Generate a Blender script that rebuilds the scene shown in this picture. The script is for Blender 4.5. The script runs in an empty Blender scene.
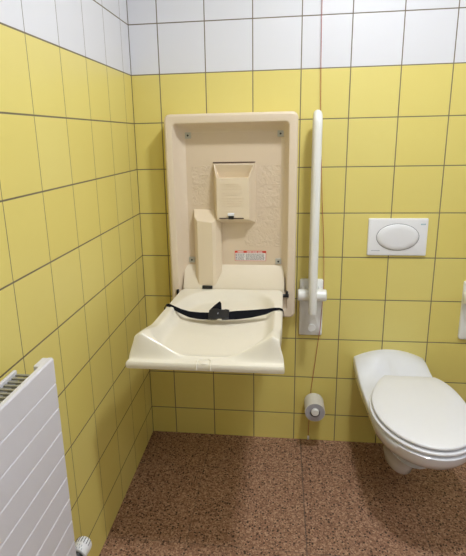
import bpy, bmesh, math, random
from mathutils import Vector, Matrix, Euler
random.seed(4)
S = bpy.context.scene
COL = S.collection
PI = math.pi

# ------------------------------------------------------------------ helpers
def obj(name, bm, mat, parent=None, smooth=None, bevel=None, seg=2):
    bmesh.ops.recalc_face_normals(bm, faces=bm.faces)
    me = bpy.data.meshes.new(name)
    bm.to_mesh(me); bm.free()
    me.materials.append(mat)
    o = bpy.data.objects.new(name, me)
    COL.objects.link(o)
    if parent: o.parent = parent; o.matrix_parent_inverse = Matrix.Identity(4)
    if bevel:
        m = o.modifiers.new('bevel', 'BEVEL'); m.width = bevel; m.segments = seg
        m.limit_method = 'ANGLE'; m.angle_limit = math.radians(35)
        smooth = smooth or 40
    if smooth:
        for p in me.polygons: p.use_smooth = True
        me.set_sharp_from_angle(angle=math.radians(smooth))
    return o

def thing(name, label, cat, group=None, loc=(0, 0, 0)):
    o = bpy.data.objects.new(name, None); COL.objects.link(o)
    o.empty_display_size = .05
    o.location = loc
    o['label'] = label; o['category'] = cat
    if group: o['group'] = group
    return o

def tag(o, label, cat, group=None):
    o['label'] = label; o['category'] = cat
    if group: o['group'] = group
    return o

def box(bm, x0, x1, y0, y1, z0, z1):
    v = [bm.verts.new((x, y, z)) for z in (z0, z1) for y in (y0, y1) for x in (x0, x1)]
    for f in ((0, 1, 3, 2), (4, 6, 7, 5), (0, 4, 5, 1), (2, 3, 7, 6), (0, 2, 6, 4), (1, 5, 7, 3)):
        bm.faces.new([v[i] for i in f])

def loft(bm, loops, cap0=True, cap1=True, closed=True):
    rows = [[bm.verts.new(p) for p in l] for l in loops]
    n = len(rows[0])
    for a, b in zip(rows, rows[1:]):
        for i in range(n if closed else n - 1):
            j = (i + 1) % n
            bm.faces.new((a[i], a[j], b[j], b[i]))
    if cap0: bm.faces.new(rows[0])
    if cap1: bm.faces.new(rows[-1])
    return rows

def tube(bm, pts, r, n=14, caps=True):
    pts = [Vector(p) for p in pts]
    rr = r if isinstance(r, (list, tuple)) else [r] * len(pts)
    loops = []; up = None
    for i, p in enumerate(pts):
        if i == 0: t = pts[1] - p
        elif i == len(pts) - 1: t = p - pts[-2]
        else: t = (pts[i + 1] - p).normalized() + (p - pts[i - 1]).normalized()
        t.normalize()
        if up is None:
            up = Vector((1, 0, 0)) if abs(t.x) < .8 else Vector((0, 0, 1))
        up = (up - t * up.dot(t)).normalized()
        w = t.cross(up)
        loops.append([p + (up * math.cos(2 * PI * k / n) + w * math.sin(2 * PI * k / n)) * rr[i] for k in range(n)])
    loft(bm, loops, caps, caps)

def lathe(bm, prof, origin, axis, n=32, cap0=True, cap1=True):
    """prof: list of (distance along axis, radius)"""
    a = Vector(axis).normalized(); o = Vector(origin)
    u = a.orthogonal().normalized(); w = a.cross(u)
    loft(bm, [[o + a * d + (u * math.cos(2 * PI * k / n) + w * math.sin(2 * PI * k / n)) * r for k in range(n)] for d, r in prof], cap0, cap1)

def rrect(x0, x1, z0, z1, r, y, n=6):
    pts = []
    for cx, cz, a0 in ((x1 - r, z1 - r, 0), (x0 + r, z1 - r, 90), (x0 + r, z0 + r, 180), (x1 - r, z0 + r, 270)):
        for k in range(n + 1):
            a = math.radians(a0 + 90 * k / n)
            pts.append((cx + r * math.cos(a), y, cz + r * math.sin(a)))
    return pts

def sm(a, b, x):
    t = min(1, max(0, (x - a) / (b - a)))
    return t * t * (3 - 2 * t)

# ------------------------------------------------------------------ materials
class N:
    def __init__(s, name):
        s.m = bpy.data.materials.new(name); s.m.use_nodes = True
        s.t = s.m.node_tree; s.b = s.t.nodes['Principled BSDF']
    def new(s, typ, **kw):
        n = s.t.nodes.new(typ)
        for k, v in kw.items(): setattr(n, k, v)
        return n
    def link(s, a, b): s.t.links.new(a, b)
    def math(s, op, a, b=None, c=None):
        n = s.new('ShaderNodeMath', operation=op)
        for i, v in enumerate((a, b, c)):
            if v is None: continue
            if isinstance(v, (int, float)): n.inputs[i].default_value = v
            else: s.link(v, n.inputs[i])
        return n.outputs[0]
    def mix(s, f, a, b):
        n = s.new('ShaderNodeMix', data_type='RGBA')
        for sock, v in ((n.inputs[0], f), (n.inputs[6], a), (n.inputs[7], b)):
            if isinstance(v, (int, float)): sock.default_value = v
            elif isinstance(v, tuple): sock.default_value = v
            else: s.link(v, sock)
        return n.outputs[2]

def lin(r, g, b):
    f = lambda c: (c / 255 / 12.92) if c / 255 <= .04045 else ((c / 255 + .055) / 1.055) ** 2.4
    return (f(r), f(g), f(b), 1)

def plain(name, col, rough=.4, metal=0, spec=.5, coat=0, noise=0, nscale=40, bump=0, bscale=200):
    k = N(name); b = k.b
    b.inputs['Roughness'].default_value = rough; b.inputs['Metallic'].default_value = metal
    b.inputs['Specular IOR Level'].default_value = spec
    b.inputs['Coat Weight'].default_value = coat; b.inputs['Coat Roughness'].default_value = .08
    tc = k.new('ShaderNodeTexCoord')
    nz = k.new('ShaderNodeTexNoise'); nz.inputs['Scale'].default_value = nscale; nz.inputs['Detail'].default_value = 3
    k.link(tc.outputs['Object'], nz.inputs['Vector'])
    d = tuple(c * (1 - max(noise, .02)) for c in col[:3]) + (1,)
    k.link(k.mix(nz.outputs['Fac'], col, d), b.inputs['Base Color'])
    if bump:
        n2 = k.new('ShaderNodeTexNoise'); n2.inputs['Scale'].default_value = bscale
        k.link(tc.outputs['Object'], n2.inputs['Vector'])
        bp = k.new('ShaderNodeBump'); bp.inputs['Strength'].default_value = bump; bp.inputs['Distance'].default_value = .001
        k.link(n2.outputs['Fac'], bp.inputs['Height']); k.link(bp.outputs[0], b.inputs['Normal'])
    return k.m

ROW0 = 1.744
YEL = lin(229, 215, 129); WHI = lin(226, 226, 230); GROUT = lin(98, 88, 72)
def tile_mat(name, axis, off, lw=.0040, corner=None, thin=0):
    k = N(name)
    g = k.new('ShaderNodeNewGeometry'); sp = k.new('ShaderNodeSeparateXYZ')
    k.link(g.outputs['Position'], sp.inputs[0])
    a = k.math('DIVIDE', k.math('SUBTRACT', sp.outputs[axis], off), .2)
    z = k.math('DIVIDE', k.math('SUBTRACT', sp.outputs[2], ROW0), .2)
    def dist(v):
        fr = k.math('FRACT', k.math('ADD', v, 100.5))
        return k.math('MULTIPLY', k.math('ABSOLUTE', k.math('SUBTRACT', fr, .5)), .2)
    d = k.math('MINIMUM', k.math('ADD', dist(a), thin), dist(z))
    if corner is not None:
        d = k.math('MINIMUM', d, k.math('ABSOLUTE', k.math('SUBTRACT', sp.outputs[axis], corner)))
    mr = k.new('ShaderNodeMapRange'); mr.interpolation_type = 'SMOOTHSTEP'
    k.link(d, mr.inputs[0]); mr.inputs[1].default_value = lw * .42; mr.inputs[2].default_value = lw * .62
    mask = mr.outputs[0]                      # 0 in the grout, 1 on the tile
    white = k.math('GREATER_THAN', sp.outputs[2], ROW0)
    cb = k.new('ShaderNodeCombineXYZ')
    k.link(k.math('FLOOR', a), cb.inputs[0]); k.link(k.math('FLOOR', z), cb.inputs[1])
    wn = k.new('ShaderNodeTexWhiteNoise'); k.link(cb.outputs[0], wn.inputs['Vector'])
    nz = k.new('ShaderNodeTexNoise'); nz.inputs['Scale'].default_value = 5; nz.inputs['Detail'].default_value = 4
    k.link(g.outputs['Position'], nz.inputs['Vector'])
    y2 = k.mix(wn.outputs['Value'], YEL, lin(227, 211, 118))
    y3 = k.mix(k.math('MULTIPLY', nz.outputs['Fac'], .45), y2, lin(223, 203, 112))
    w3 = k.mix(wn.outputs['Value'], WHI, lin(222, 222, 226))
    tile = k.mix(white, y3, w3)
    nf = k.new('ShaderNodeTexNoise'); nf.inputs['Scale'].default_value = 9
    k.link(g.outputs['Position'], nf.inputs['Vector'])
    gr = k.mix(nf.outputs['Fac'], lin(98, 88, 70), lin(134, 122, 98))
    k.link(k.mix(mask, gr, tile), k.b.inputs['Base Color'])
    k.link(k.math('SUBTRACT', .85, k.math('MULTIPLY', mask, .5)), k.b.inputs['Roughness'])
    k.b.inputs['Specular IOR Level'].default_value = .45
    mh = k.new('ShaderNodeMapRange'); mh.interpolation_type = 'SMOOTHSTEP'
    k.link(d, mh.inputs[0]); mh.inputs[1].default_value = .001; mh.inputs[2].default_value = .0045
    hh = k.math('ADD', mh.outputs[0], k.math('MULTIPLY', nz.outputs['Fac'], .9))
    bp = k.new('ShaderNodeBump'); bp.inputs['Strength'].default_value = .35; bp.inputs['Distance'].default_value = .0012
    k.link(hh, bp.inputs['Height']); k.link(bp.outputs[0], k.b.inputs['Normal'])
    return k.m

def floor_mat():
    k = N('terrazzo_floor')
    g = k.new('ShaderNodeNewGeometry'); sp = k.new('ShaderNodeSeparateXYZ')
    k.link(g.outputs['Position'], sp.inputs[0])
    def vor(scale):
        v = k.new('ShaderNodeTexVoronoi'); v.inputs['Scale'].default_value = scale
        k.link(g.outputs['Position'], v.inputs['Vector']); return v
    v1 = vor(170); v2 = vor(100); v3 = vor(190)
    ramp = lambda src, pts: _ramp(k, src, pts)
    sep = k.new('ShaderNodeSeparateColor'); k.link(v1.outputs['Color'], sep.inputs[0])
    base = ramp(sep.outputs[0], [(0, lin(122, 88, 70)), (.3, lin(152, 114, 92)), (.6, lin(168, 130, 106)), (.85, lin(202, 166, 138)), (1, lin(134, 98, 78))])
    sep2 = k.new('ShaderNodeSeparateColor'); k.link(v2.outputs['Color'], sep2.inputs[0])
    dk = k.math('MULTIPLY', k.math('LESS_THAN', sep2.outputs[0], .27), k.math('LESS_THAN', v2.outputs['Distance'], .42))
    c = k.mix(k.math('MULTIPLY', dk, .95), base, lin(46, 34, 32))
    sep3 = k.new('ShaderNodeSeparateColor'); k.link(v3.outputs['Color'], sep3.inputs[0])
    dk2 = k.math('MULTIPLY', k.math('LESS_THAN', sep3.outputs[1], .2), k.math('LESS_THAN', v3.outputs['Distance'], .5))
    c = k.mix(k.math('MULTIPLY', dk2, .8), c, lin(84, 58, 46))
    nz = k.new('ShaderNodeTexNoise'); nz.inputs['Scale'].default_value = 3; k.link(g.outputs['Position'], nz.inputs['Vector'])
    c = k.mix(k.math('MULTIPLY', nz.outputs['Fac'], .25), c, lin(128, 94, 74))
    def dist(s, off, size):
        fr = k.math('FRACT', k.math('ADD', k.math('DIVIDE', k.math('SUBTRACT', s, off), size), 100.5))
        return k.math('MULTIPLY', k.math('ABSOLUTE', k.math('SUBTRACT', fr, .5)), size)
    seam = k.math('MAXIMUM', k.math('LESS_THAN', dist(sp.outputs[0], .758, .9), .0022), k.math('MULTIPLY', .6, k.math('LESS_THAN', k.math('MINIMUM', dist(sp.outputs[1], -.70, .44), dist(sp.outputs[0], .758, .45)), .0018)))
    c = k.mix(k.math('MULTIPLY', seam, .75), c, lin(84, 72, 68))
    k.link(c, k.b.inputs['Base Color'])
    k.b.inputs['Roughness'].default_value = .5
    k.b.inputs['Specular IOR Level'].default_value = .3
    return k.m
def _ramp(k, src, pts):
    r = k.new('ShaderNodeValToRGB'); e = r.color_ramp.elements
    while len(e) < len(pts): e.new(.5)
    for el, (p, c) in zip(e, pts): el.position = p; el.color = c
    k.link(src, r.inputs[0]); return r.outputs[0]

def panel_mat(col, rects):
    """beige moulded plastic, embossed blocks in the given x/z rectangles"""
    k = N('beige_embossed_plastic')
    g = k.new('ShaderNodeNewGeometry'); sp = k.new('ShaderNodeSeparateXYZ')
    k.link(g.outputs['Position'], sp.inputs[0])
    tot = None
    for x0, x1, z0, z1 in rects:
        m = k.math('MULTIPLY', k.math('MULTIPLY', k.math('GREATER_THAN', sp.outputs[0], x0), k.math('LESS_THAN', sp.outputs[0], x1)),
                   k.math('MULTIPLY', k.math('GREATER_THAN', sp.outputs[2], z0), k.math('LESS_THAN', sp.outputs[2], z1)))
        tot = m if tot is None else k.math('ADD', tot, m)
    nz = k.new('ShaderNodeTexNoise'); nz.inputs['Scale'].default_value = 55; nz.inputs['Detail'].default_value = 3
    nz.inputs['Distortion'].default_value = 1.2
    k.link(g.outputs['Position'], nz.inputs['Vector'])
    h = k.math('MULTIPLY', tot, k.math('ADD', .75, k.math('MULTIPLY', nz.outputs['Fac'], 1.0)))
    bp = k.new('ShaderNodeBump'); bp.inputs['Strength'].default_value = 1; bp.inputs['Distance'].default_value = .006
    k.link(h, bp.inputs['Height']); k.link(bp.outputs[0], k.b.inputs['Normal'])
    k.b.inputs['Base Color'].default_value = col
    k.b.inputs['Roughness'].default_value = .42
    return k.m

BEIGE = lin(231, 214, 187)
m_back = tile_mat('wall_tiles_back', 0, .1255, corner=0.0)
m_side = tile_mat('wall_tiles_side', 1, -.1068, lw=.0044, corner=0.0, thin=.0009)
m_floor = floor_mat()
m_plaster = plain('white_plaster', lin(225, 225, 225), .8)
m_ceil = plain('ceiling_paint', lin(240, 240, 240), .8)
m_beige = plain('beige_plastic', BEIGE, .4, bump=.15, bscale=500)
m_shell = plain('beige_shell_plastic', lin(229, 212, 188), .42, bump=.12, bscale=500)
m_tray = plain('cream_tray_plastic', lin(237, 230, 213), .28, coat=.25)
m_slope = plain('cream_slope_plastic', lin(234, 222, 200), .4)
m_strap = plain('black_webbing', lin(12, 13, 21), .9, spec=.2, bump=.6, bscale=900)
m_black = plain('black_plastic', lin(20, 20, 22), .4)
m_slit = plain('dark_slit', lin(70, 48, 40), .9)
m_metal = plain('steel', lin(190, 190, 190), .35, metal=.9)
m_zinc = plain('zinc_plate', lin(192, 190, 180), .35, metal=.2)
m_screw = plain('dark_screw_head', lin(60, 60, 60), .4, metal=.8)
m_white = plain('white_plastic', lin(238, 238, 240), .35)
m_rail = plain('white_nylon_coating', lin(240, 240, 236), .3, coat=.3)
m_ceramic = plain('white_ceramic', lin(236, 238, 246), .10, coat=.8)
m_seat = plain('white_toilet_seat_plastic', lin(240, 240, 244), .28, coat=.3)
m_rad = plain('radiator_enamel', lin(222, 220, 226), .35)
m_grille = plain('radiator_inner_metal', lin(150, 146, 128), .5)
m_paper = plain('tissue_paper', lin(226, 222, 210), .95, noise=.05, bump=.5, bscale=300)
m_core = plain('grey_plastic_disc', lin(176, 174, 180), .6)
m_cord = plain('red_cord', lin(172, 66, 56), .8)
m_label = plain('label_white', lin(236, 232, 228), .5)
m_red = plain('label_red', lin(206, 62, 40), .5)
m_ink = plain('label_ink', lin(66, 62, 74), .6)
m_mark = plain('grey_print', lin(150, 156, 166), .5)
m_teal = plain('pale_blue_print', lin(150, 186, 196), .5)
m_groove = plain('shadow_gap_plastic', lin(120, 118, 124), .6)

# ------------------------------------------------------------------ room
RX, FY, CZ = 2.15, -2.75, 2.6
def slab(name, mat, *b):
    bm = bmesh.new(); box(bm, *b); o = obj(name, bm, mat); o['kind'] = 'structure'; return o
slab('floor', m_floor, -.1, RX + .1, FY - .1, .1, -.1, 0)
slab('ceiling', m_ceil, -.1, RX + .1, FY - .1, .1, CZ, CZ + .1)
slab('wall_back', m_back, -.1, RX + .1, 0, .1, 0, CZ)
slab('wall_left', m_side, -.1, 0, FY, 0, 0, CZ)
slab('wall_right', m_plaster, RX, RX + .1, FY, 0, 0, CZ)
slab('wall_front', m_plaster, -.1, RX + .1, FY - .1, FY, 0, CZ)

# ------------------------------------------------------------------ changing station
st = thing('baby_changing_station', 'beige wall-mounted baby changing station with its cream tray folded down', 'changing table')
bm = bmesh.new()
X0, X1, Z0, Z1 = .158, .7155, .688, 1.574
loft(bm, [rrect(X0 + .004, X1 - .004, Z0 + .004, Z1 - .004, .022, 0),
          rrect(X0, X1, Z0, Z1, .026, -.006),
          rrect(X0, X1, Z0, Z1, .026, -.098),
          rrect(X0 + .0035, X1 - .0035, Z0 + .0035, Z1 - .0035, .024, -.1065),
          rrect(X0 + .009, X1 - .009, Z0 + .009, Z1 - .009, .018, -.110),
          rrect(X0 + .031, X1 - .031, Z0 + .03, Z1 - .033, .016, -.11),
          rrect(X0 + .035, X1 - .035, Z0 + .034, Z1 - .037, .016, -.1085),
          rrect(X0 + .038, X1 - .038, Z0 + .038, Z1 - .040, .018, -.103),
          rrect(X0 + .045, X1 - .043, Z0 + .046, Z1 - .046, .022, -.066),
          rrect(X0 + .062, X1 - .056, Z0 + .05, Z1 - .060, .03, -.042),
          rrect(X0 + .070, X1 - .062, Z0 + .06, Z1 - .070, .036, -.036),
          rrect(X0 + .082, X1 - .074, Z0 + .07, Z1 - .082, .04, -.033)])
obj('shell', bm, m_shell, st, smooth=28)
# recessed back with embossed picture blocks
LC = [(.258, .345, 1.279, 1.358), (.258, .345, 1.185, 1.274)]
RC = [(.545, .645, 1.275, 1.358), (.545, .645, 1.176, 1.270), (.545, .645, 1.085, 1.171), (.49, .645, 1.0, 1.080)]
m_panel = panel_mat(lin(220, 201, 175), LC + RC)
bm = bmesh.new()
box(bm, X0 + .075, X1 - .068, -.0345, -.030, .76, Z1 - .075)
obj('back_panel', bm, m_panel, st, bevel=.001)
# sloping panel above the hinge
bm = bmesh.new()
loft(bm, [[(x, y, z) for y, z in ((-.033, .913), (-.036, .913), (-.094, .826), (-.094, .80), (-.033, .80))] for x in (.212, .668)])
obj('sloping_panel', bm, m_slope, st, bevel=.002)
bm = bmesh.new(); box(bm, .196, .682, -.100, -.05, .725, .80)
obj('hinge_box', bm, m_shell, st, bevel=.003)
bm = bmesh.new(); lathe(bm, [(0, .008), (.5, .008)], (.188, -.108, .793), (1, 0, 0), 16)
obj('hinge_rod', bm, m_black, st, smooth=40)
# side box at left
foot = [(.262, -.034), (.268, -.070), (.283, -.090), (.350, -.094), (.364, -.086), (.384, -.055), (.386, -.034)]
def side_z(x, y): return 1.116 + (.094 + y) * .80 + (.372 - x) * .06
bm = bmesh.new()
loft(bm, [[(x, y, .806) for x, y in foot], [(x, y, side_z(x, y)) for x, y in foot]])
sb = obj('side_box', bm, m_beige, st, bevel=.0018, smooth=18)
bm = bmesh.new(); box(bm, .300, .346, -.103, -.088, .8165, .8295)
obj('clip', bm, m_black, sb, bevel=.0015)
# liner dispenser
disp_b = [(.354, 1.116), (.538, 1.116), (.538, 1.372), (.354, 1.372)]
bm = bmesh.new()
def P(x, y, z): return bm.verts.new((x, y, z))
bk = [P(.355, -.034, 1.113), P(.538, -.034, 1.113), P(.538, -.034, 1.372), P(.355, -.034, 1.372)]
fr = [P(.374, -.094, 1.136), P(.514, -.094, 1.136), P(.514, -.094, 1.312), P(.374, -.094, 1.312)]
tb = [P(.359, -.060, 1.370), P(.534, -.060, 1.370)]          # upper ends of the two cheeks
for f in ((bk[0], bk[1], fr[1], fr[0]), (fr[0], fr[1], fr[2], fr[3]), (bk[0], fr[0], fr[3], tb[0], bk[3]),
          (bk[1], bk[2], tb[1], fr[2], fr[1]), (bk[0], bk[3], bk[2], bk[1])): bm.faces.new(f)
# recessed feed slope between the cheeks
a = [P(.364, -.060, 1.367), P(.529, -.060, 1.367)]; b = [P(.381, -.036, 1.312), P(.507, -.036, 1.312)]
c = [P(.380, -.091, 1.312), P(.508, -.091, 1.312)]
bm.faces.new((a[0], a[1], b[1], b[0])); bm.faces.new((b[0], b[1], c[1], c[0])); bm.faces.new((c[0], c[1], fr[2], fr[3]))
bm.faces.new((tb[0], fr[3], c[0], b[0], a[0])); bm.faces.new((tb[1], a[1], b[1], c[1], fr[2]))
bm.faces.new((bk[3], tb[0], a[0])); bm.faces.new((bk[2], a[1], tb[1])); bm.faces.new((bk[3], a[0], a[1], bk[2]))
ds = obj('liner_dispenser', bm, m_beige, st)
bm = bmesh.new(); box(bm, .353, .537, -.0375, -.033, 1.3745, 1.3785)
obj('feed_slit', bm, m_slit, ds)
bm = bmesh.new(); box(bm, .384, .490, -.0965, -.09, 1.1395, 1.1435)
obj('paper_slot', bm, m_slit, ds)
bm = bmesh.new(); box(bm, .424, .447, -.106, -.092, 1.139, 1.153)
la = obj('latch', bm, m_black, ds, bevel=.001)
bm = bmesh.new(); box(bm, .421, .449, -.106, -.092, 1.1535, 1.165)
obj('latch_cap', bm, m_white, la, bevel=.002)
for z, x0, x1 in ((1.288, .392, .470), (1.279, .410, .480), (1.268, .396, .484), (1.252, .392, .488), (1.243, .404, .470), (1.2275, .392, .492),
                  (1.217, .396, .490), (1.2065, .404, .480), (1.196, .398, .486), (1.172, .398, .450)):
    bm = bmesh.new(); x = x0
    while x < x1:
        w = random.uniform(.006, .018); box(bm, x, min(x + w, x1), -.0960, -.0935, z, z + .0034); x += w + .003
    obj('lettering', bm, m_beige, ds)
ds.location.z = -.005
# warning label
bm = bmesh.new(); box(bm, .4435, .585, -.0352, -.0343, .932, .979)
wl = obj('warning_label', bm, m_label, st); wl['label'] = 'small white warning label with a red header'
bm = bmesh.new(); box(bm, .4435, .585, -.0356, -.0350, .969, .979)
box(bm, .4435, .4455, -.0356, -.0350, .932, .969); box(bm, .583, .585, -.0356, -.0350, .932, .969)
box(bm, .4435, .585, -.0356, -.0350, .932, .9335)
obj('red_header', bm, m_red, wl)
bm = bmesh.new()
for cx0, cx1 in ((.4475, .488), (.493, .580)):
    for i in range(6):
        z = .9375 + i * .005; x = cx0 + (.008 if cx0 < .45 else 0)
        while x < cx1 - .004:
            w = random.uniform(.003, .010); box(bm, x, min(x + w, cx1), -.0356, -.0350, z, z + .0019); x += w + .002
for i in range(4): box(bm, .4475, .4525, -.0356, -.0350, .938 + i * .0075, .942 + i * .0075)
obj('small_print', bm, m_ink, wl)
bm = bmesh.new()
for x0, x1 in ((.456, .483), (.498, .52), (.523, .545), (.548, .568)): box(bm, x0, x1, -.0360, -.0354, .9715, .9755)
obj('header_print', bm, m_label, wl)
# four mounting brackets
for x, z in ((.247, 1.488), (.644, 1.488), (.246, .936), (.640, .932)):
    bm = bmesh.new(); box(bm, x - .013, x + .013, -.042, -.034, z - .013, z + .013)
    br = obj('bracket', bm, m_zinc, st, bevel=.0015)
    bm = bmesh.new(); lathe(bm, [(0, .0042), (.003, .0042), (.004, .003)], (x, -.042, z), (0, -1, 0), 12)
    obj('screw', bm, m_screw, br, smooth=40)

# ---- fold-down tray
TX, TH, TY0, TY1 = .4125, .2555, -.098, -.776
def tray_z(s, t):
    a = abs(s)
    crest = .786 + .074 * min(1, max(0, (a - .26) / .60)) ** 1.15
    side = .8145
    f = sm(.62, .93, t)
    rim = side * (1 - f) + crest * f
    rim -= .010 * sm(.90, 1, a) * sm(.7, .9, t)
    floor = .779 - .012 * (1 - a * a) * (1 - (2 * t - 1) ** 2)
    tt = abs(t - .47) / (.47 if t < .47 else .475)
    pw = 2.6 if t < .47 else 4.5
    r = (a / .875) ** (3.2 + 2.2 * f) + tt ** pw
    m = 1 - sm(.48, 1.0, r)
    floor = min(floor, rim - .002)
    z = rim * (1 - m) + floor * m
    return z + (.779 - z) * sm(.928, .970, t)                      # face in front of the crest falling to the lip
def tcx(t): return .4335 - .0240 * t
def thw(t): return .2355 + .0175 * t - .014 * (1 - sm(0, .035, t))
NX, NY = 72, 90
bm = bmesh.new()
ts = [i / 60 * .90 for i in range(60)] + [.90 + .1 * i / 30 for i in range(31)]
grid = []
for t in ts:
    row = []
    for i in range(NX + 1):
        s = -1 + 2 * i / NX
        # side walls slope inward a little above the lip
        z = tray_z(s, t)
        inset = .006 + .010 * sm(.788, .85, z) * sm(.80, 1, abs(s)) * (1 - sm(.97, 1, t)) - .006 * sm(.93, .98, t)
        x = tcx(t) + s * (thw(t) - inset * sm(.7, 1, abs(s)))
        row.append(bm.verts.new((x, TY0 + (TY1 - TY0) * t, z)))
    grid.append(row)
for a, b in zip(grid, grid[1:]):
    for i in range(NX): bm.faces.new((a[i], a[i + 1], b[i + 1], b[i]))
# rolled skirt all round and underside
loop = [(g[0], -1) for g in grid] + [(v, 0) for v in grid[-1][1:]] + [(g[-1], 1) for g in reversed(grid[:-1])] + [(v, 0) for v in reversed(grid[0][1:-1])]
top = [v for v, _ in loop]
def ring(z, grow):
    out = []
    for v in top:
        p = v.co; sx = (p.x - TX) / TH; 
        gx = grow * (1 if p.x > TX else -1) if abs(p.x - .425) > .20 else 0
        gy = -grow if p.y < TY1 + .001 else 0
        out.append(bm.verts.new((p.x + gx, p.y + gy, z(p))))
    return out
def stitch(a, b):
    for i in range(len(a)):
        j = (i + 1) % len(a); bm.faces.new((a[i], a[j], b[j], b[i]))
r1 = ring(lambda p: p.z - .004, .003); stitch(top, r1)
r2 = ring(lambda p: .762 if p.y < -.70 else .767, .0035); stitch(r1, r2)
r3 = ring(lambda p: .755 if p.y < -.70 else .763, .0005); stitch(r2, r3)
bm.faces.new(r3)
tray = obj('tray', bm, m_tray, st, smooth=42)
tray['label'] = 'cream fold-down tray with raised front corners'
# shallow moulded belly under the tray
bm = bmesh.new()
loft(bm, [rrect(.205 + k, .635 - k, -.74 + k, -.14 - k, .06, 0) for k in (0, .004, .03)])
for v in bm.verts:
    x, y, z = v.co; v.co = (x, z, 0)
bm.verts.ensure_lookup_table()
n_ = 28
for i, v in enumerate(bm.verts): v.co.z = (.768, .756, .742)[i // n_]
obj('tray_underside', bm, m_tray, tray, smooth=50)
# latch tab on the lip
bm = bmesh.new()
arc = [(.4085 + .0225 * math.cos(a), TY1 + .018 + .017 * math.sin(a)) for a in [PI * k / 12 for k in range(13)]]
tube(bm, [(.431, TY1 - .0045, .760), (.431, TY1 - .0035, .776)] + [(x, y, .7805) for x, y in arc] + [(.386, TY1 - .0035, .776), (.386, TY1 - .0045, .760)], .0028, 8)
obj('latch_ridge', bm, m_tray, tray, smooth=50)
bm = bmesh.new()
loft(bm, [[(.4085 + k * .018 * math.cos(a), TY1 + .015 + k * .014 * math.sin(a) * (1 if math.sin(a) > 0 else 1.25), z) for a in [2 * PI * q / 24 for q in range(24)]]
          for k, z in ((1, .774), (1, .780), (.85, .782))])
obj('latch_tab', bm, m_tray, tray, smooth=50)

# ---- strap with buckle
def strap_x(x):
    # end to end of the tray where the strap crosses it
    return x if .37 < x < .46 else (.1795 + (x - .1545) * (.37 - .1795) / (.37 - .1545) if x < .42 else .46 + (x - .46) * (.6655 - .46) / (.673 - .46))
def ribbon(bm, pts, th=.0022):
    pts = [((strap_x(c[0]), c[1], c[2]), w) for c, w in pts]
    """pts: (centre, half-width vector)"""
    loops = []
    for i, (c, w) in enumerate(pts):
        c = Vector(c); w = Vector(w)
        a = Vector(pts[max(i - 1, 0)][0]); b = Vector(pts[min(i + 1, len(pts) - 1)][0])
        nrm = (b - a).normalized().cross(w.normalized()).normalized() * th / 2
        loops.append([c - w - nrm, c + w - nrm, c + w + nrm, c - w + nrm])
    loft(bm, loops)
bm = bmesh.new()
Wd = lambda a, h=.019: (0, h * math.cos(a), h * math.sin(a))
ribbon(bm, [((.1545, -.335, .790), Wd(.0, .008)), ((.1560, -.335, .809), Wd(0, .008)), ((.163, -.336, .8185), Wd(.1, .008)), ((.176, -.340, .8195), Wd(.5, .008)),
            ((.200, -.350, .813), Wd(.8, .009)), ((.24, -.368, .8045), Wd(.8, .010)), ((.28, -.384, .799), Wd(.7, .013)), ((.33, -.394, .797), Wd(.6, .016)), ((.385, -.400, .799), Wd(.5, .018))])
ribbon(bm, [((.425, -.398, .800), Wd(.5, .019)), ((.48, -.390, .802), Wd(.6, .020)), ((.54, -.380, .805), Wd(.7, .017)), ((.60, -.366, .811), Wd(.7, .012)),
            ((.632, -.358, .8185), Wd(.4, .008)), ((.655, -.356, .8205), Wd(0, .008)), ((.668, -.358, .8165), Wd(0, .008)), ((.6725, -.362, .800), Wd(0, .008)), ((.6730, -.364, .785), Wd(0, .008))])
strap = obj('safety_strap', bm, m_strap, st, smooth=60); strap['label'] = 'black webbing safety strap lying across the tray'
bm = bmesh.new()
ribbon(bm, [((.395, -.390, .806), (.024, 0, 0)), ((.398, -.372, .818), (.022, 0, .0)), ((.404, -.352, .832), (.013, .0, .004)), ((.409, -.340, .839), (.002, 0, .001))])
obj('strap_end', bm, m_strap, strap, smooth=60)
bm = bmesh.new()
loft(bm, [[(x, -.401 + q * (w), .803 + z + q * w * .5) for q in (-1, 1)] + [(x, -.401 + q * w, .811 + z + q * w * .5) for q in (1, -1)]
          for x, w, z in ((.372, .018, 0), (.384, .024, 0), (.405, .024, .001), (.412, .019, .002), (.430, .019, .002), (.438, .022, .001), (.452, .021, 0))])
bk = obj('buckle', bm, m_black, strap, bevel=.002)
bm = bmesh.new(); box(bm, .408, .411, -.412, -.394, .8125, .8145)
obj('buckle_prong', bm, m_mark, bk)
for x in (.189, .6795):
    bm = bmesh.new(); box(bm, x - .005, x + .005, -.122, -.096, .790, .815)
    obj('hinge_cap', bm, m_black, st, bevel=.002)

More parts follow.
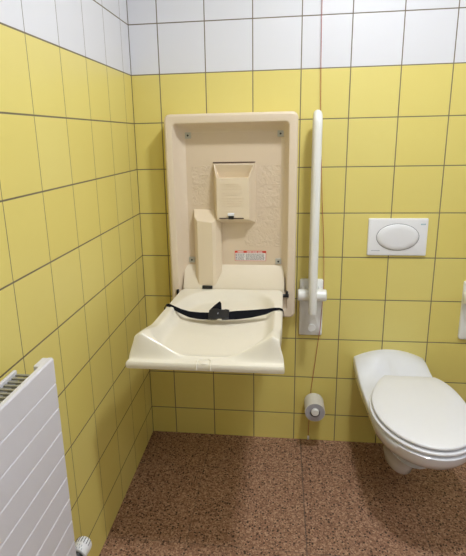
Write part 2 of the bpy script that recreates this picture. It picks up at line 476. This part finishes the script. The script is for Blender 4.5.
# ------------------------------------------------------------------ fold-up grab rail
def grab_rail(cx, label):
    t = thing('grab_rail', label, 'grab rail', 'fold-up grab rails either side of the toilet', (cx, 0, .57))
    L = lambda x, y, z: (x, y, z - .57)
    bm = bmesh.new()
    loft(bm, [[L(*p) for p in rrect(-.053 + k, .053 - k, .570 + k, .842 - k, .008, y)] for k, y in ((0, 0), (0, -.014), (.003, -.018))])
    obj('wall_plate', bm, m_rail, t, smooth=50)
    for s in (-1, 1):
        bm = bmesh.new()
        pr_ = [(-.016, .745), (-.050, .752), (-.074, .772), (-.078, .786), (-.066, .800), (-.040, .808), (-.016, .810)]
        xs = (.030 * s, .046 * s)
        loft(bm, [[L(x, y, z) for y, z in pr_] for x in xs])
        obj('hinge_cheek', bm, m_rail, t, bevel=.003)
    bm = bmesh.new()
    lathe(bm, [(0, .022), (.003, .0265), (.035, .028), (.093, .028), (.125, .0265), (.128, .022)], L(-.064, -.056, .781), (1, 0, 0), 28)
    obj('hinge_barrel', bm, m_rail, t, smooth=50)
    bm = bmesh.new()
    pts = [(-.050, z) for z in (.785, .9, 1.0, 1.1, 1.2, 1.3, 1.4, 1.5)]
    pts += [(-.0875 + .0375 * math.cos(a), 1.523 + .0375 * math.sin(a)) for a in [PI * k / 12 for k in range(13)]]
    pts += [(-.125, z) for z in (1.5, 1.4, 1.3, 1.2, 1.1, 1.0, .9, .8)]
    tube(bm, [L(0, y, z) for y, z in pts] + [L(0, -.124, .732), L(0, -.123, .722), L(0, -.123, .716)], [.0175] * 31 + [.0175] * (len(pts) + 3 - 31 - 2) + [.0165, .012], 20)
    obj('rail_tube', bm, m_rail, t, smooth=50)
    bm = bmesh.new()
    tube(bm, [L(0, -.056, .778), L(0, -.09, .775), L(0, -.120, .772)], .0155, 16)
    obj('link_arm', bm, m_rail, t, smooth=50)
    bm = bmesh.new()
    lathe(bm, [(0, .019), (.003, .019), (.0045, .0165), (.0035, .0135), (.0035, .0130)], L(.004, -.0175, .607), (0, -1, 0), 28, True, True)
    obj('screw_cover', bm, m_rail, t, smooth=30)
    return t
grab_rail(.7925, 'white fold-up grab rail folded upright beside the changing station')
grab_rail(1.508, 'white fold-up grab rail at right edge of photo, mostly cut off by the frame')

# ------------------------------------------------------------------ red pull cord
bm = bmesh.new()
cp = [(.776, -.012, CZ), (.801, -.012, 1.996), (.804, -.012, 1.774), (.810, -.012, 1.55), (.827, -.012, 1.203), (.840, -.013, 1.025), (.8455, -.020, .86), (.8465, -.024, .80), (.843, -.024, .745), (.836, -.024, .60),
      (.831, -.021, .560), (.804, -.010, .281), (.799, -.010, .116), (.797, -.010, .028)]
tube(bm, cp, .0013, 6)
cord = tag(obj('pull_cord', bm, m_cord, smooth=60), 'thin red emergency pull cord hanging down the wall beside the grab rail', 'cord')
bm = bmesh.new(); lathe(bm, [(0, .003), (.003, .0055), (.018, .0055), (.022, .003)], (.797, -.010, .006), (0, 0, 1), 14)
obj('cord_weight', bm, m_white, cord, smooth=40)

# ------------------------------------------------------------------ toilet paper
h = thing('toilet_roll_holder', 'small white wall peg with round end knob holding the toilet roll', 'roll holder', None, (.818, 0, .232))
bm = bmesh.new(); lathe(bm, [(0, .024), (.005, .024), (.008, .020)], (0, 0, 0), (0, -1, 0), 28); obj('wall_rose', bm, m_rail, h, smooth=40)
bm = bmesh.new(); lathe(bm, [(0.006, .010), (.128, .010)], (0, 0, 0), (0, -1, 0), 20); obj('spindle', bm, m_rail, h, smooth=40)
bm = bmesh.new(); lathe(bm, [(.120, .016), (.123, .0185), (.131, .0185), (.135, .015)], (0, 0, 0), (0, -1, 0), 28); obj('end_knob', bm, m_rail, h, smooth=40)
rt = thing('toilet_roll', 'white toilet paper roll hanging on the wall peg below the grab rail', 'toilet paper', None, (.818, -.018, .224))
bm = bmesh.new()
n = 40
prof = [(0, .0225), (0, .0455), (.0015, .0468), (.0985, .0468), (.100, .0455), (.100, .0225)]
rows = []
lathe(bm, prof, (0, 0, 0), (0, -1, 0), n, False, False)
obj('paper', bm, m_paper, rt, smooth=40)
bm = bmesh.new(); lathe(bm, [(.0004, .0225), (.0996, .0225)], (0, 0, 0), (0, -1, 0), n, False, False)
lathe(bm, [(.0004, .0210), (.0996, .0210)], (0, 0, 0), (0, -1, 0), n, False, False)
obj('core', bm, plain('cardboard_core', lin(96, 88, 84), .9), rt, smooth=40)
bm = bmesh.new(); lathe(bm, [(.1003, .0225), (.1003, .0448)], (0, 0, 0), (0, -1, 0), n, False, False)
obj('paper_end', bm, m_core, rt)

# ------------------------------------------------------------------ flush plate
fp = thing('flush_plate', 'white rectangular flush plate with one oval button above the toilet', 'flush plate', None, (1.156, 0, .957))
bm = bmesh.new()
loft(bm, [[(x - 1.156, y, z - .957) for x, y, z in rrect(1.031 + k, 1.281 - k, .957 + k, 1.1215 - k, .004, y)] for k, y in ((0, 0), (0, -.009), (.002, -.012), (.008, -.0135))])
obj('plate', bm, m_white, fp, smooth=30)
def ell(a, b, y, n=48): return [(a * math.cos(2 * PI * k / n), y, .083 + b * math.sin(2 * PI * k / n)) for k in range(n)]
bm = bmesh.new(); loft(bm, [ell(.0905, .0600, -.0132), ell(.0905, .0600, -.0139)]); obj('button_gap', bm, m_groove, fp)
bm = bmesh.new(); loft(bm, [ell(.0885, .058, -.0120), ell(.0885, .058, -.0150), ell(.085, .0545, -.0190), ell(.06, .036, -.0205)])
obj('button', bm, m_white, fp, smooth=50)
bm = bmesh.new(); box(bm, -.110, -.072, -.0143, -.0134, .0215, .0233); obj('printed_line', bm, m_mark, fp)
bm = bmesh.new()
for i in range(4): box(bm, .094 + i * .0052, .0978 + i * .0052, -.0143, -.0134, .137, .1425)
obj('printed_mark', bm, m_teal, fp)

# ------------------------------------------------------------------ toilet
tl = thing('toilet', 'white wall-hung toilet with its lid closed', 'toilet', None, (0, 0, 0))
def ccx(y): return 1.158 + .034 * sm(.10, .44, -y)
def half_top(y):
    d = -y
    if d < .42: return .160 + .027 * sm(.10, .42, d)
    return .187 * math.sqrt(max(0, 1 - ((d - .42) / .282) ** 2.15))
def outline(hw, dmax, n=40):
    """closed loop from wall left corner round the front to the wall right corner"""
    ds = [dmax * (math.sin(PI / 2 * i / n)) for i in range(n + 1)]
    left = [(ccx(-d) - hw(d), -d) for d in ds]
    right = [(ccx(-d) + hw(d), -d) for d in reversed(ds[:-1])]
    return left + right
def deck_z(x, y):
    d = -y; u = (x - ccx(y)) / .165
    dome = .046 * max(0, 1 - u * u) * (1 - sm(.02, .19, d))
    return .457 + dome - .028 * sm(.02, .24, d) 
rim = outline(lambda d: half_top(-d), .702)
loops = []
def scaled(sx, fmax, zf, back=0.0, pw=1.0):
    out = []
    for x, y in rim:
        d = -y / .702
        yy = -back - (fmax - back) * d
        c = ccx(y)
        out.append((c + (x - c) * sx(d) if callable(sx) else c + (x - c) * sx, yy, zf(d) if callable(zf) else zf))
    return out
body = [
    scaled(lambda d: .40 + .12 * d, .32, .175),
    scaled(lambda d: .50 + .02 * d, .38, .195),
    scaled(lambda d: .60 - .06 * d, .45, lambda d: .220 + .02 * d),
    scaled(lambda d: .70 - .06 * d, .51, lambda d: .245 + .03 * d),
    scaled(lambda d: .79 - .04 * d, .57, lambda d: .272 + .035 * d),
    scaled(lambda d: .87 - .015 * d, .625, lambda d: .310 + .03 * d),
    scaled(.945, .672, lambda d: .355 + .01 * d),
    scaled(.988, .697, .398),
]
top0 = [(x, y, deck_z(x, y) - .006) for x, y in rim]
loops = body + [top0]
for k, dz in ((.985, -.001), (.96, 0), (.85, 0), (.7, 0), (.5, 0), (.3, 0), (.12, 0)):
    l = []
    for x, y in rim:
        c = ccx(y); xx = c + (x - c) * k
        yy = y if -y < .2 else -.2 + (y + .2) * k
        l.append((xx, yy, deck_z(xx, yy) + dz))
    loops.append(l)
bm = bmesh.new(); loft(bm, loops)
body_o = obj('bowl', bm, m_ceramic, tl, smooth=55)
# trap bulge and outlet below the bowl
bm = bmesh.new()
def ring2(cx, cy, rx, ry, z, n=28): return [(cx + rx * math.cos(2 * PI * k / n), cy + ry * math.sin(2 * PI * k / n), z) for k in range(n)]
loft(bm, [ring2(1.176, -.215, .030, .07, .070), ring2(1.176, -.215, .050, .105, .074), ring2(1.176, -.22, .060, .125, .090), ring2(1.176, -.225, .064, .14, .13), ring2(1.176, -.232, .070, .155, .18), ring2(1.178, -.26, .085, .19, .215), ring2(1.18, -.30, .10, .22, .25)])
obj('trap', bm, m_ceramic, tl, smooth=55)
bm = bmesh.new(); lathe(bm, [(0, .058), (.20, .055)], (1.170, 0, .165), (0, -1, .02), 28)
obj('outlet', bm, m_ceramic, tl, smooth=40)

def lid_outline(grow=0.0, cx=1.1915, n=30):
    L_, R_ = [], []
    for i in range(n + 1):
        a = PI / 2 * i / n
        d = .44 + (.25 + grow) * math.sin(a); hw = (.1795 + grow) * math.cos(a)
        L_.append((-hw, -d)); 
    bb = []
    m = 16
    for i in range(m + 1):
        d = .181 - grow * .3 + (.44 - .181 + grow * .3) * i / m
        hw = (.1795 + grow) * math.sqrt(max(0, 1 - ((.44 - d) / .323) ** 2))
        # rounded rear corners
        if i == 0: hw -= .004
        bb.append((-hw, -d))
    left = bb[:-1] + L_
    k = lambda y: cx + .018 * (1 - sm(.18, .42, -y))
    return [(k(y) + x, y) for x, y in left] + [(k(y) - x, y) for x, y in reversed(left[:-1])]
def slabring(grow, z0, z1, r, mat, name, dome=0, cx=1.1915):
    bm = bmesh.new()
    lo = lid_outline(grow, cx)
    def sc(k, z): return [(cx + (x - cx) * k, -.43 + (y + .43) * k, z) for x, y in lo]
    e = r / .19
    lp = [sc(1 - e, z0), sc(1 - e * .3, z0 + r * .3), sc(1, z0 + r), sc(1, z1 - r), sc(1 - e * .3, z1 - r * .3), sc(1 - e, z1)]
    for k in (.8, .55, .3, .1): lp.append(sc(k, z1 + dome * (1 - k * k)))
    loft(bm, lp)
    return obj(name, bm, mat, tl, smooth=50)
slabring(.009, .4340, .4445, .003, m_seat, 'seat_ring')
slabring(.001, .4505, .4630, .005, m_seat, 'lid', .004)
for x in (1.125, 1.255):
    bm = bmesh.new(); lathe(bm, [(0, .009), (.034, .009)], (x - .017, -.172, .448), (1, 0, 0), 16)
    obj('lid_hinge', bm, m_seat, tl, smooth=40)

# ------------------------------------------------------------------ radiator
rd = thing('radiator', 'white panel radiator with horizontal grooves on the left wall', 'radiator', None, (0, 0, 0))
RF, RB, RY, RE, RZ0, RZ1 = .112, .052, -1.166, -2.366, .376, .976
bm = bmesh.new()
prof = [(RF - .012, RZ0), (RF - .003, RZ0), (RF, RZ0 + .004)]
zg = [RZ1 - .0665 * (i + 1) for i in range(9)]
for z in sorted(zg):
    if z > RZ0 + .01: prof += [(RF, z - .0022), (RF - .0022, z - .0006), (RF - .0022, z + .0006), (RF, z + .0022)]
prof += [(RF, RZ1 - .004), (RF - .003, RZ1), (RF - .012, RZ1)]
loft(bm, [[(x, y, z) for x, z in prof] for y in (RY, RE)])
obj('front_panel', bm, m_rad, rd)
bm = bmesh.new(); box(bm, RB - .008, RB, RE, RY - .060, RZ0, RZ1 - .004); obj('rear_panel', bm, m_rad, rd, bevel=.002)
for y0, y1, cap in ((RY - .046, RY, 1), (RE, RE + .046, 0)):
    bm = bmesh.new()
    if cap: box(bm, RB + .032, RF - .012, y1 - .012, y1, RZ0 + .01, RZ1 - .004)
    else: box(bm, RB, RF - .012, y0, y0 + .012, RZ0 + .01, RZ1)
    box(bm, RB + .032, RF - .010, y0, y1, RZ1 - .016, RZ1)
    obj('end_cap', bm, m_rad, rd, bevel=.003)
bm = bmesh.new()
y = RY - .064
while y > RE + .05:
    box(bm, RB + .001, RF - .012, y - .0065, y, RZ1 - .016, RZ1 - .012); y -= .0165
box(bm, RB + .018, RB + .021, RE + .05, RY - .066, RZ1 - .024, RZ1 - .018)
obj('top_grille', bm, m_grille, rd)
bm = bmesh.new()
y = RY - .070
while y > RE + .03:
    box(bm, RB + .004, RF - .016, y - .002, y, RZ0 + .03, RZ1 - .05); y -= .025
obj('convector_fins', bm, m_grille, rd)
for y in (RY - .15, RE + .15):
    bm = bmesh.new(); box(bm, .001, RB - .007, y - .015, y + .015, RZ0 + .1, RZ1 - .1); obj('wall_bracket', bm, m_rad, rd, bevel=.002)
for y in (RY - .02, RE + .02):
    pass
# thermostat valve
vv = thing('thermostat_valve', 'white radiator thermostat knob with black base below the radiator end', 'thermostat', None, (.078, -1.142, .322))
ax = Vector((.10, .93, .12)).normalized()
bm = bmesh.new(); lathe(bm, [(-.012, .017), (-.01, .0185), (.038, .0195), (.040, .0165)], (0, 0, 0), ax, 28); obj('collar', bm, m_black, vv, smooth=40)
bm = bmesh.new()
lathe(bm, [(.040, .0175), (.041, .0215), (.043, .0230), (.044, .0222), (.046, .0230), (.070, .0245), (.082, .0235), (.089, .018), (.092, .009)], (0, 0, 0), ax, 36)
hd = obj('knob', bm, m_white, vv, smooth=40)
u = ax.cross(Vector((0, 0, 1))).normalized(); w = u.cross(ax).normalized()
if w.z < 0: w = -w
bm = bmesh.new()
for k in range(7):
    a = math.radians(30 + k * 20)
    c = u * math.cos(a) + w * math.sin(a)
    tube(bm, [ax * .066 + c * .0243, ax * .076 + c * .0243, ax * .084 + c * .0226], .0011, 6)
obj('vent_slots', bm, m_ink, hd)
bm = bmesh.new()
for k, (a, d) in enumerate(((60, .044), (78, .046), (96, .044), (112, .047), (70, .053), (88, .054), (104, .055))):
    c = u * math.cos(math.radians(a)) + w * math.sin(math.radians(a))
    tube(bm, [ax * d + c * .0236, ax * (d + .005) + c * .0240], .0010, 6)
obj('dial_print', bm, m_mark, hd)
bm = bmesh.new()
tube(bm, [(0, -.002, 0), (0, -.035, -.002), (-.002, -.062, -.002), (-.002, -.08, .012), (-.002, -.08, .048)], .0085, 12)
obj('valve_body', bm, m_metal, vv, smooth=50)
bm = bmesh.new()
tube(bm, [(-.002, -.08, .0), (-.012, -.082, -.03), (-.044, -.082, -.06), (-.083, -.082, -.062)], .0075, 12)
obj('supply_pipe', bm, m_metal, vv, smooth=50)

# ------------------------------------------------------------------ ceiling lamp and an added fill lamp (outside the picture, light the room)
LX, LY = 1.03, -.95
def lamp_mat(name, e):
    k = N(name); k.b.inputs['Emission Color'].default_value = (.91, .95, 1, 1); k.b.inputs['Emission Strength'].default_value = e
    return k.m
def unseen_lamp(label, x, y, rad, e):
    cl = thing('unseen_lamp', label, 'lamp', None, (x, y, CZ))
    bm = bmesh.new(); lathe(bm, [(0, rad + .03), (.03, rad + .03), (.035, rad + .025), (.035, rad + .01), (.01, rad + .008)], (0, 0, 0), (0, 0, -1), 40); obj('housing', bm, m_white, cl, smooth=40)
    bm = bmesh.new(); lathe(bm, [(.030, rad), (.038, rad * .96), (.042, rad * .65), (.043, rad * .15)], (0, 0, 0), (0, 0, -1), 40); obj('diffuser', bm, lamp_mat('lamp_diffuser', e), cl, smooth=60)
unseen_lamp('small round white ceiling lamp near the toilet wall', LX, LY, .105, 122)
unseen_lamp('large round white fill lamp added on the ceiling out of view', 1.25, -2.1, .24, 9.5)  # added fill, brightens the lower walls and softens the falloff

# ------------------------------------------------------------------ world, camera
wd = bpy.data.worlds.new('world'); S.world = wd; wd.use_nodes = True
wd.node_tree.nodes['Background'].inputs[0].default_value = (.9, .93, 1, 1)
wd.node_tree.nodes['Background'].inputs[1].default_value = .3

def rot(p, y, r):
    return Matrix.Rotation(y, 3, 'Z') @ Matrix.Rotation(p, 3, 'X') @ Matrix.Rotation(r, 3, 'Y')
R = rot(-.2573, .1284, .0213)       # columns: right, forward, up
M = Matrix((R.col[0], R.col[2], -R.col[1])).transposed()
cd = bpy.data.cameras.new('camera'); cam = bpy.data.objects.new('camera', cd); COL.objects.link(cam)
cam.matrix_world = Matrix.Translation((.6487, -2.1777, 1.4784)) @ M.to_4x4()
cd.sensor_fit = 'HORIZONTAL'; cd.sensor_width = 36
cd.lens = 486.4 / 466 * 36
cd.shift_x = 13.5 / 466; cd.shift_y = -12.83 / 466
cd.clip_start = .02
S.camera = cam
vs = S.view_settings
vs.view_transform = 'Standard'; vs.look = 'None'; vs.gamma = 1; vs.use_curve_mapping = False
vs.exposure = .67
